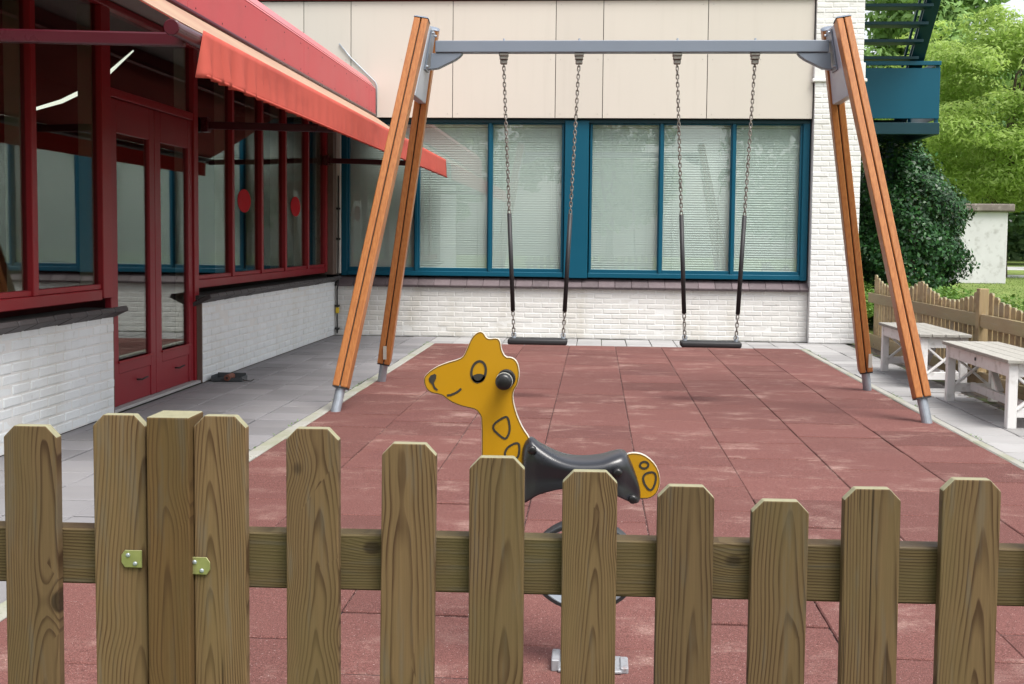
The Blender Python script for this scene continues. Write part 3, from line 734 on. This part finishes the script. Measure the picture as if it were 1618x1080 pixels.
for x, zt, zb, hw in hermite(ST):
    hw *= .78; kk = 1-hw/GY; zb = 1.2-(1.2-zb)*kk; row = []; h = zt-zb
    prof = [(0, 0), (.30, -.004), (.62, -.02), (.85, -.055), (.97, -.12), (1.0, -.25)]
    side = [(hw*u, zt+h*v*1.5) for u, v in prof]
    zc = side[-1][1]
    side += [(hw*(.97-.10*math.sin(math.pi*q)), zc+(zb-zc)*q) for q in (.33, .66, .93)] + [(hw*.93, zb)]
    row = [(x, GY-a, z) for a, z in side[::-1]] + [(x, GY+a, z) for a, z in side[1:]]
    P.append(row)
sdl = MB().grid(P); nv = len(P[0])
sdl.f.append(tuple(range(nv))); sdl.f.append(tuple(range((len(P)-1)*nv, len(P)*nv))[::-1])
for i in range(len(P)-1): sdl.f.append((i*nv, i*nv+nv-1, (i+1)*nv+nv-1, (i+1)*nv))
sd_o = sdl.build('saddle', 'saddle_plastic', gi, 0, 1, True)
for x, z, hw in ((-.168, .622, .042), (.067, .571, .074), (.110, .492, .040)):
    MB().tube([(x, GY-hw-.002, z), (x, GY-hw-.012, z), (x, GY-hw-.015, z)], [.0125, .012, .007], 18).build('bolt_cap', 'black_plastic', sd_o, 0, 1, True)
# band spring: an upright oval loop of flat strap
def strap(name, r0, r1, mt, wdt):
    P = []
    for k in range(49):
        t = 2*math.pi*k/48; c, s_ = math.cos(t), math.sin(t)
        P.append([(-.020+.148*c*r0, GY-wdt, .294+.122*s_*r0), (-.020+.148*c*r1, GY-wdt, .294+.122*s_*r1), (-.020+.148*c*r1, GY+wdt, .294+.122*s_*r1), (-.020+.148*c*r0, GY+wdt, .294+.122*s_*r0), (-.020+.148*c*r0, GY-wdt, .294+.122*s_*r0)])
    return MB().grid(P).build(name, mt, gi, 0, 1, False)
spr = strap('spring_loop', 1.0, .95, 'black_rubber', .036); strap('spring_lining', .945, .93, 'galvanised', .033); strap('spring_cover', 1.022, 1.004, 'tray_grey', .033)
MB().box(-.06, .03, GY-.05, GY+.05, .40, .475).build('upper_mount', 'black_plastic', gi, .006)
MB().box(-.055, .020, GY-.04, GY+.04, .03, .185).build('stem', 'galvanised', gi, .006)
MB().box(-.09, .088, GY-.06, GY+.06, .004, .014).box(-.108, -.085, GY-.05, GY+.04, .002, .036).box(.083, .106, GY-.05, GY+.04, .002, .02).build('base_plate', 'base_steel', gi, .003)

# ------------------------------------------------------------------ front picket fence
fe = thing('picket_fence', 'brown treated picket fence with a square post across the foreground', 'fence', (-.17, 1.87, 0))
FA = .022
fy_ = lambda x: 1.87 + FA*(x - 0.02)
def picket(xc, wd, top, lean, parent, mt, y=None, rot=0, th=.02, cut=.019, z0=.06):
    h = top; poly = [(-wd/2, z0), (wd/2, z0), (wd/2, h-cut), (wd/2-cut*.95, h), (-wd/2+cut*.95, h), (-wd/2, h-cut)]
    me = MB().prism(poly, xz, -th/2, th/2).mesh('picket', [mt, 'wood_end'], .0022, 2)
    for f in me.polygons:
        if f.normal.z > .5: f.material_index = 1
    o = put('picket', me, parent, (xc, fy_(xc) if y is None else y, 0), (0, lean, rot)); return o
PK = [(-1.235, .089, .845), (-1.086, .090, .865), (-.930, .090, .884), (-.777, .088, .905), (-.612, .087, .906), (-.457, .087, .888), (-.305, .089, .866), (-.154, .090, .846), (-.003, .089, .826), (.149, .091, .805), (.300, .091, .784), (.451, .090, .807), (.603, .092, .825), (.752, .090, .846), (.90, .09, .866), (1.05, .09, .886), (1.20, .09, .906), (-1.385, .09, .826), (-1.535, .09, .806)]
for i, (x, wd, t) in enumerate(PK): picket(x, wd, t, rng.normal(0, .0022), fe, 'fence_wood', rot=FA)
def rail(x0, x1, z0, z1):
    M = Matrix.Translation(((x0+x1)/2, fy_((x0+x1)/2)+.031, 0)) @ Matrix.Rotation(FA, 4, 'Z')
    MB().box(-(x1-x0)/2, (x1-x0)/2, -.0195, .0195, z0, z1, M).build('rail', 'rail_wood', fe, .003)
for z0, z1 in ((.614, .709), (.16, .25)):
    rail(-1.62, -.745, z0, z1); rail(-.660, 1.29, z0, z1)
pm = MB().box(-.0355, .0355, -.026, .050, 0, .905).mesh('post', ['post_wood', 'wood_end'], .003, 2)
for f in pm.polygons:
    if f.normal.z > .5: f.material_index = 1
po = put('post', pm, fe, (-.692, fy_(-.70)-.002, 0), (0, 0, FA))
for x0, x1, z in ((-.776, -.741, .666), (-.667, -.627, .657)):
    s_ = 1 if x0 > -.7 else -1; y = fy_(x0)-.0125
    poly = [(x0, z-.0145), (x1, z-.0145), (x1, z+.0145), (x0, z+.0145)]
    e_ = x1 if s_ > 0 else x0; q = .006
    if s_ > 0: poly = [(x0, z-.0145), (x1-q, z-.0145), (x1, z-.006), (x1, z+.006), (x1-q, z+.0145), (x0, z+.0145)]
    else: poly = [(x0+q, z-.0145), (x1, z-.0145), (x1, z+.0145), (x0+q, z+.0145), (x0, z+.006), (x0, z-.006)]
    b_ = MB().prism(poly, xz, y-.002, y).build('bracket', 'zinc', fe, .0006)
    for dx, dz in ((-.006, .006), (.006, -.008)):
        xx = (x0+x1)/2+dx; MB().tube([(xx, y-.0018, z+dz), (xx, y-.0035, z+dz), (xx, y-.0042, z+dz)], [.0038, .0036, .002], 12).build('screw', 'galvanised', b_, 0, 1, True)

# ------------------------------------------------------------------ side fence
sf_ = thing('low_picket_fence', 'weathered low picket fence with wavy top behind the white benches', 'fence', (3.22, 9.9, 0))
peaks = [6.13, 8.06, 9.98, 11.90, 13.80]; posts = [6.13, 9.98]
def ftop(y):
    for a, b in zip(peaks, peaks[1:]):
        if a <= y <= b: t = (y-a)/(b-a); return .83-.145*math.sin(math.pi*t)**1.0
    return .8
y = 5.2
while y < 13.9:
    if min(abs(y-p) for p in posts) > .05:
        wd = .100; top = ftop(y)+rng.normal(0, .006)
        me = MB().prism([(-wd/2, .03), (wd/2, .03), (wd/2, top-.02), (wd/2-.018, top), (-wd/2+.018, top), (-wd/2, top-.02)], lambda a, b, t: (t, a, b), -.009, .009).mesh('picket', ['old_wood', 'wood_end'], .002)
        for f in me.polygons:
            if f.normal.z > .5: f.material_index = 1
        put('picket', me, sf_, (3.265+rng.normal(0, .002), y, 0), (rng.normal(0, .006), 0, math.pi*0+rng.normal(0, .02)))
    y += .128
for a, b in zip([5.0]+posts, posts+[14.0]):
    for z0, z1, x in ((.50, .612, 3.236), (-.02, .13, 3.236)):
        MB().box(x-.018, x+.018, a+.04, b-.04, z0, z1).build('rail', 'old_rail', sf_, .003)
for p in posts: put('post', MB().box(-.04, .04, -.04, .04, -.05, .825).mesh('post', 'old_wood', .004), sf_, (3.245, p, 0))

n = 170; side = rng.integers(0, 2, n); P = np.stack([np.where(side, 2.37, -1.925)+rng.normal(0, .005, n), rng.choice([13.0, 12.2, 9.3, 8.6, 7.2, 6.4, 5.2], n)+rng.normal(0, .16, n), rng.uniform(0, .012, n)], 1)
V, F = [], []
for p in P:
    b = len(V); a = rng.uniform(0, 6.28); h_ = rng.uniform(.004, .014); V += [(p[0]-.004, p[1], 0), (p[0]+.004, p[1]+.003, 0), (p[0]+.02*math.cos(a), p[1]+.02*math.sin(a), h_)]; F.append((b, b+1, b+2))
me = bpy.data.meshes.new('kerb_weeds'); me.from_pydata(V, [], F); me.materials.append(MT['leaf_low']); kw = stuff(put('kerb_weeds', me)); tag(kw, 'tiny green weeds growing along the kerb joints', 'weeds')

# ------------------------------------------------------------------ benches
def bench(y0, y1, label):
    t = thing('bench', label, 'bench', (2.88, (y0+y1)/2, 0), 'white benches along the low fence')
    xa, xb = 2.69, 3.075
    for x in (xa+.03, xb-.03):
        for y in (y0+.035, y1-.035): MB().box(x-.03, x+.03, y-.03, y+.03, -.004, .425).build('leg', 'bench_white', t, .004)
    for i in range(4):
        a = xa-.022 + i*.1075; MB().box(a, a+.1025, y0-.03, y1+.03, .427, .452).build('plank', 'bench_top', t, .003)
    for x in (xa+.016, xb-.016):
        MB().box(x-.012, x+.012, y0+.066, y1-.066, .335, .425).build('apron', 'bench_white', t, .003)
    bx_ = MB().tube([(xa+.004, (y0+y1)/2, .385), (xa-.001, (y0+y1)/2, .385)], .013, 10); bx_.build('bolt', 'tray_grey', t)
    for y in (y0+.035, y1-.035):
        MB().box(xa+.061, xb-.061, y-.012, y+.012, .335, .425).build('apron', 'bench_white', t, .003)
        MB().bar((xa+.06, y-.008, .12), (xb-.06, y-.008, .34), .016, .04, (0, 1, 0)).build('brace', 'bench_white', t, .003)
        MB().bar((xa+.06, y+.010, .34), (xb-.06, y+.010, .12), .016, .04, (0, 1, 0)).build('brace', 'bench_white', t, .003)
        MB().box(xa+.061, xb-.061, y-.02, y+.02, .07, .135).build('end_rail', 'bench_white', t, .003)
    xm = (xa+xb)/2
    MB().box(xm-.018, xm+.018, y0+.056, y1-.056, .085, .145).build('stretcher', 'bench_white', t, .003)
    ym = (y0+y1)/2
    for s_ in (-1, 1):
        MB().bar((xm+.02, ym+s_*.08, .146), (xm+.02, ym+s_*.42, .415), .022, .045, (1, 0, 0)).build('strut', 'bench_white', t, .003)
bench(7.70, 9.08, 'white bench with grey plank top, the one nearer the camera')
bench(9.76, 11.10, 'white bench with grey plank top, the farther one behind the swing leg')

# ------------------------------------------------------------------ boot scraper tray by the door
tr = thing('boot_tray', 'small dark grey tray with a brown roller on the paving by the doorway', 'tray', (-3.03, 9.4, 0))
MB().box(-3.16, -2.90, 9.33, 9.48, 0, .006).box(-3.16, -3.15, 9.33, 9.48, .006, .05).box(-2.91, -2.90, 9.33, 9.48, .006, .04).box(-3.15, -2.91, 9.33, 9.338, .006, .032).box(-3.15, -2.91, 9.472, 9.48, .006, .06).build('tray', 'tray_grey', tr, .002)
MB().tube([(-3.02, 9.31, .034), (-3.02, 9.45, .034)], .026, 14).build('roller', 'brush_brown', tr)
MB().tube([(-3.02, 9.305, .034), (-3.02, 9.308, .034)], .011, 10).build('roller_end', 'cable', tr)
MB().tube([(-2.93, 9.36, .03), (-2.88, 9.345, .012), (-2.83, 9.35, .006), (-2.81, 9.37, .02)], .004, 6).build('hook', 'cable', tr, 0, 1, True)

# ------------------------------------------------------------------ teal fire escape
fe2 = thing('fire_escape', 'teal steel landing with open stair flight beside the white pier', 'stairs', (4.0, 16, 2.6))
MB().box(3.15, 4.545, 15.98, 16.0, 2.865, 3.535).build('panel', 'teal_paint', fe2, .004)
MB().box(4.525, 4.545, 16.01, 17.4, 2.865, 3.535).build('panel', 'teal_paint', fe2, .004)
MB().box(3.15, 4.55, 15.96, 16.02, 3.57, 3.625).box(4.495, 4.55, 16.02, 17.4, 3.57, 3.625).build('handrail', 'teal_paint', fe2, .004)
for x, y in ((4.52, 16.012), (3.3, 16.012), (4.52, 17.37)): MB().box(x-.025, x+.025, y+.001, y+.04, 2.66, 3.57).build('baluster', 'teal_paint', fe2, .003)
MB().box(3.15, 4.55, 15.96, 16.06, 2.655, 2.81).box(4.46, 4.55, 16.06, 17.4, 2.655, 2.81).box(3.15, 4.46, 17.3, 17.4, 2.655, 2.81).build('edge_beam', 'teal_dark', fe2, .005)
MB().box(3.15, 4.455, 16.062, 17.295, 2.76, 2.80).build('deck', 'steel_paint', fe2)
for x in (3.55, 4.2): MB().box(x-.05, x+.05, 17.1, 17.2, -.05, 2.655).build('column', 'teal_dark', fe2, .005)
a0, a1 = Vector((4.26, 17.0, 2.80)), Vector((4.26, 14.95, 4.70))
for x in (3.2, 4.26):
    MB().bar((x, a0.y, a0.z), (x, a1.y, a1.z), .03, .18, (1, 0, 0)).build('stringer', 'teal_dark', fe2, .004)
for i in range(10):
    t = (i+.6)/10; y, z = a0.y+(a1.y-a0.y)*t, a0.z+(a1.z-a0.z)*t
    MB().box(3.215, 4.243, y-.13, y+.13, z-.03, z+.01).build('tread', 'teal_dark', fe2, .003)
for i in range(3): MB().bar((4.30, a0.y, a0.z+.3+.3*i), (4.30, a1.y, a1.z+.3+.3*i), .03, .03, (1, 0, 0)).build('stair_rail', 'teal_dark', fe2)

# ------------------------------------------------------------------ plants
def leaves(name, pts, nrm, size, aspect, mat, parent, fold=.25, spread=1.0):
    n = len(pts); pts = np.asarray(pts); d = rng.normal(size=(n, 3)); nrm = np.asarray(nrm)*spread + d*.55
    nrm /= np.linalg.norm(nrm, axis=1)[:, None]+1e-9
    a = np.cross(nrm, rng.normal(size=(n, 3))); a /= np.linalg.norm(a, axis=1)[:, None]+1e-9; b = np.cross(nrm, a)
    s = size*rng.uniform(.6, 1.35, n)[:, None]
    v = np.empty((n, 4, 3)); v[:, 0] = pts-a*s; v[:, 1] = pts+b*s*aspect+nrm*s*fold*.5; v[:, 2] = pts+a*s; v[:, 3] = pts-b*s*aspect+nrm*s*fold*.5
    me = bpy.data.meshes.new(name); me.vertices.add(n*4); me.vertices.foreach_set('co', v.ravel())
    me.loops.add(n*4); me.loops.foreach_set('vertex_index', np.arange(n*4, dtype=np.int32))
    me.polygons.add(n); me.polygons.foreach_set('loop_start', np.arange(0, n*4, 4, dtype=np.int32)); me.polygons.foreach_set('loop_total', np.full(n, 4, dtype=np.int32))
    me.update(calc_edges=True); me.materials.append(MT[mat]); return put(name, me, parent)
def clump_points(cs, rs, per, flat=.75):
    P, N = [], []
    for c, r in zip(cs, rs):
        k = max(8, int(per*r*r)); d = rng.normal(size=(k, 3)); d /= np.linalg.norm(d, axis=1)[:, None]
        rad = r*rng.uniform(.35, 1.08, k)**.6; q = np.array(c)+d*rad[:, None]*np.array([1, 1, flat]); P.append(q)
        nn = d.copy(); nn[:, 2] += .5; N.append(nn)
    return np.concatenate(P), np.concatenate(N)
def tree(name, label, base, h, rx, zlo, nclump, cr, per, lsize, mat, group=None, flat=.7, trunk_r=.2, lean=(0, 0), limbs=9, aspect=.45):
    t = thing(name, label, 'tree', base, group); bx0, by0, bz0 = base; base = Vector(base)
    cz = (h+zlo)/2; rz = (h-zlo)/2; cs, rs = [], []
    while len(cs) < nclump:
        d = rng.normal(size=3); d /= np.linalg.norm(d); u = rng.uniform(.35, 1)**.55
        lump = 1+.22*math.sin(3*d[0]+5*d[1]+base.x)+.18*math.sin(6*d[2]+4*d[0])
        cs.append((bx0+lean[0]+d[0]*rx*u*lump, by0+lean[1]+d[1]*rx*u*lump, bz0+cz+d[2]*rz*u)); rs.append(cr*rng.uniform(.55, 1.3))
    mb = MB(); top = base+Vector((lean[0]*.7, lean[1]*.7, cz*1.1))
    mid = base+Vector((lean[0]*.2, lean[1]*.2, zlo*.8))
    mb.tube([base, base.lerp(mid, .5), mid, mid.lerp(top, .5)+Vector((rx*.05, 0, 0)), top], [trunk_r*1.3, trunk_r, trunk_r*.85, trunk_r*.5, trunk_r*.15], 9)
    for i in range(limbs):
        c = Vector(cs[int(rng.integers(len(cs)))]); s0 = mid.lerp(top, rng.uniform(0, .75)); mm = s0.lerp(c, .5)+Vector(rng.normal(0, .06*rx, 3)); mm.z += .05*rx
        mb.tube([s0, s0.lerp(mm, .5), mm, c], [trunk_r*.42, trunk_r*.32, trunk_r*.2, trunk_r*.06], 6)
    mb.build('trunk', 'bark', t, 0, 1, True)
    P, N = clump_points(cs, rs, per, flat); leaves('crown', P, N, lsize, aspect, mat, t); return t
tree('locust_tree', 'light green feathery tree behind the concrete hut', (15.2, 45, -.06), 10.0, 4.6, 2.6, 210, .95, 430, .105, 'leaf_locust', None, .5, .24, (.2, 0), 16, .35)
tree('park_tree', 'dark green tall tree far behind, seen past the stair flight', (17.6, 66, -.06), 19, 3.4, 4, 80, 1.6, 110, .26, 'leaf_mid', 'far trees in the park', .7, .35)
tree('park_tree', 'dark green tree far behind, right of the concrete hut', (27.5, 72, -.06), 14, 6, 2.4, 90, 1.8, 110, .26, 'leaf_far', 'far trees in the park', .7, .3)
tree('park_tree', 'dark green tree in the distance directly behind the hut', (22.5, 80, -.06), 13, 5.5, 1.5, 80, 1.9, 100, .28, 'leaf_far', 'far trees in the park', .7, .3)
tree('park_tree', 'dark green tree in the distance at the right edge', (35.5, 88, -.06), 15, 7, 2.5, 90, 2.0, 100, .28, 'leaf_far', 'far trees in the park', .7, .3)
for x, y, lab in ((-7, -15, 'left of the three'), (0.5, -18, 'middle one of the three'), (8, -14, 'right of the three')):
    tree('garden_tree', 'green garden tree behind the viewer, mirrored in the teal windows, '+lab, (x, y, -.06), 9.5, 3.4, 1.2, 70, 1.1, 120, .2, 'leaf_mid', 'trees behind the viewer', .7, .2, aspect=.5)
# dense glossy bush
bu = thing('holly_bush', 'dense dark glossy evergreen bush under the teal landing', 'bush', (4.72, 17.35, -.06))
P, N = [], []
n = 34000; d = rng.normal(size=(n, 3)); d /= np.linalg.norm(d, axis=1)[:, None]
lump = 1+.10*np.sin(5*d[:, 0]+2*d[:, 2]*6)+.08*np.sin(9*d[:, 1]+7*d[:, 2])+.05*rng.normal(size=n)
rad = rng.uniform(.72, 1.0, n)**.5*lump
sx = np.where(d[:, 2] > 0, 1-.30*np.maximum(d[:, 2], 0)**2, 1)
P = np.stack([4.42+d[:, 0]*.93*rad*sx, 17.45+d[:, 1]*.95*rad*sx, 1.28+d[:, 2]*1.42*rad], 1)
leaves('foliage', P, d+np.array([0, 0, .25]), .034, .55, 'leaf_holly', bu, .3, 1.1)
MB().tube([(4.62, 17.35, -.06), (4.6, 17.35, .6), (4.63, 17.33, 1.8)], [.07, .06, .02], 8).build('stem', 'bark', bu)
hd_ = thing('low_hedge', 'low bright green spreading shrub just behind the side fence', 'shrub', (4.3, 15.2, -.06))
n = 9000; P = np.stack([rng.uniform(3.45, 5.25, n), rng.uniform(13.4, 16.9, n), np.zeros(n)], 1)
top = .52+.10*np.sin(P[:, 0]*5+P[:, 1]*2)+.07*np.sin(P[:, 1]*6+1)-.22*np.maximum(P[:, 0]-4.5, 0)
P[:, 2] = top*rng.uniform(.3, 1, n)**.4
leaves('foliage', P, np.tile([0, 0, 1.0], (n, 1)), .032, .5, 'leaf_low', hd_)
n = 9000; P = np.stack([rng.uniform(18, 75, n), rng.uniform(93, 99, n), rng.uniform(0, 1, n)**.7*5.0], 1); P[:, 2] *= .75+.25*np.sin(P[:, 0]*.9)
wd_ = leaves('far_wood', P, np.tile([0, -1.0, .5], (n, 1)), .42, .5, 'leaf_far', None); stuff(wd_); tag(wd_, 'far-off dark green wood closing the view across the road', 'wood')
# longer grass tufts on the near lawn
n = 26000; yy = rng.uniform(12, 46, n); xx = 3.9+rng.uniform(0, 1, n)*(yy*.5-1); P = np.stack([xx, yy, np.full(n, -.03)], 1)
gr = leaves('lawn_tufts', P, np.tile([.6, -.8, .2], (n, 1)), .035, .25, 'grass_blade', None); stuff(gr); tag(gr, 'short green grass on the lawn beyond the side fence', 'grass')

# ------------------------------------------------------------------ far things
hut = thing('concrete_hut', 'small pale concrete hut with a weathered flat cap on the lawn', 'hut', (12.2, 38.3, -.06))
MB().box(11.35, 12.92, 37.6, 39.2, -.06, 2.22).build('wall', 'hut_wall', hut, .02)
MB().box(11.2, 13.08, 37.45, 39.35, 2.22, 2.46).build('cap', 'hut_cap', hut, .04, 2)
tag(MB().tube([(15.0, 44, -.06), (15.0, 44, 2.1)], .05, 8).build('pole', 'pole_white'), 'thin white pole standing right of the concrete hut', 'pole')
car = thing('parked_car', 'dark blue car parked far off at the right edge', 'car', (24.5, 62, -.05))
prof = [(-2.0, .35), (-2.05, .75), (-1.9, .95), (-1.1, 1.02), (-.55, 1.42), (.85, 1.42), (1.45, 1.02), (2.0, .92), (2.1, .6), (2.05, .35)]
MB().prism(rounded(prof, 1), lambda a, b, t: (24.5+a, 62+t, b-.05), -.8, .8).build('body', 'car_paint', car, .05, 2)
MB().prism([(-.95, 1.03), (-.5, 1.37), (.8, 1.37), (1.28, 1.03)], lambda a, b, t: (24.5+a, 62+t, b-.05), -.815, .815).build('side_window', 'car_glass', car)
for a in (-1.3, 1.35):
    for t in (-.82, .82):
        w_ = MB().tube([(24.5+a, 62+t-.09, .28), (24.5+a, 62+t+.09, .28)], .32, 18).build('wheel', 'tyre', car, .03)
        MB().tube([(24.5+a, 62+t-.1, .28), (24.5+a, 62+t+.1, .28)], .18, 12).build('rim', 'galvanised', w_)
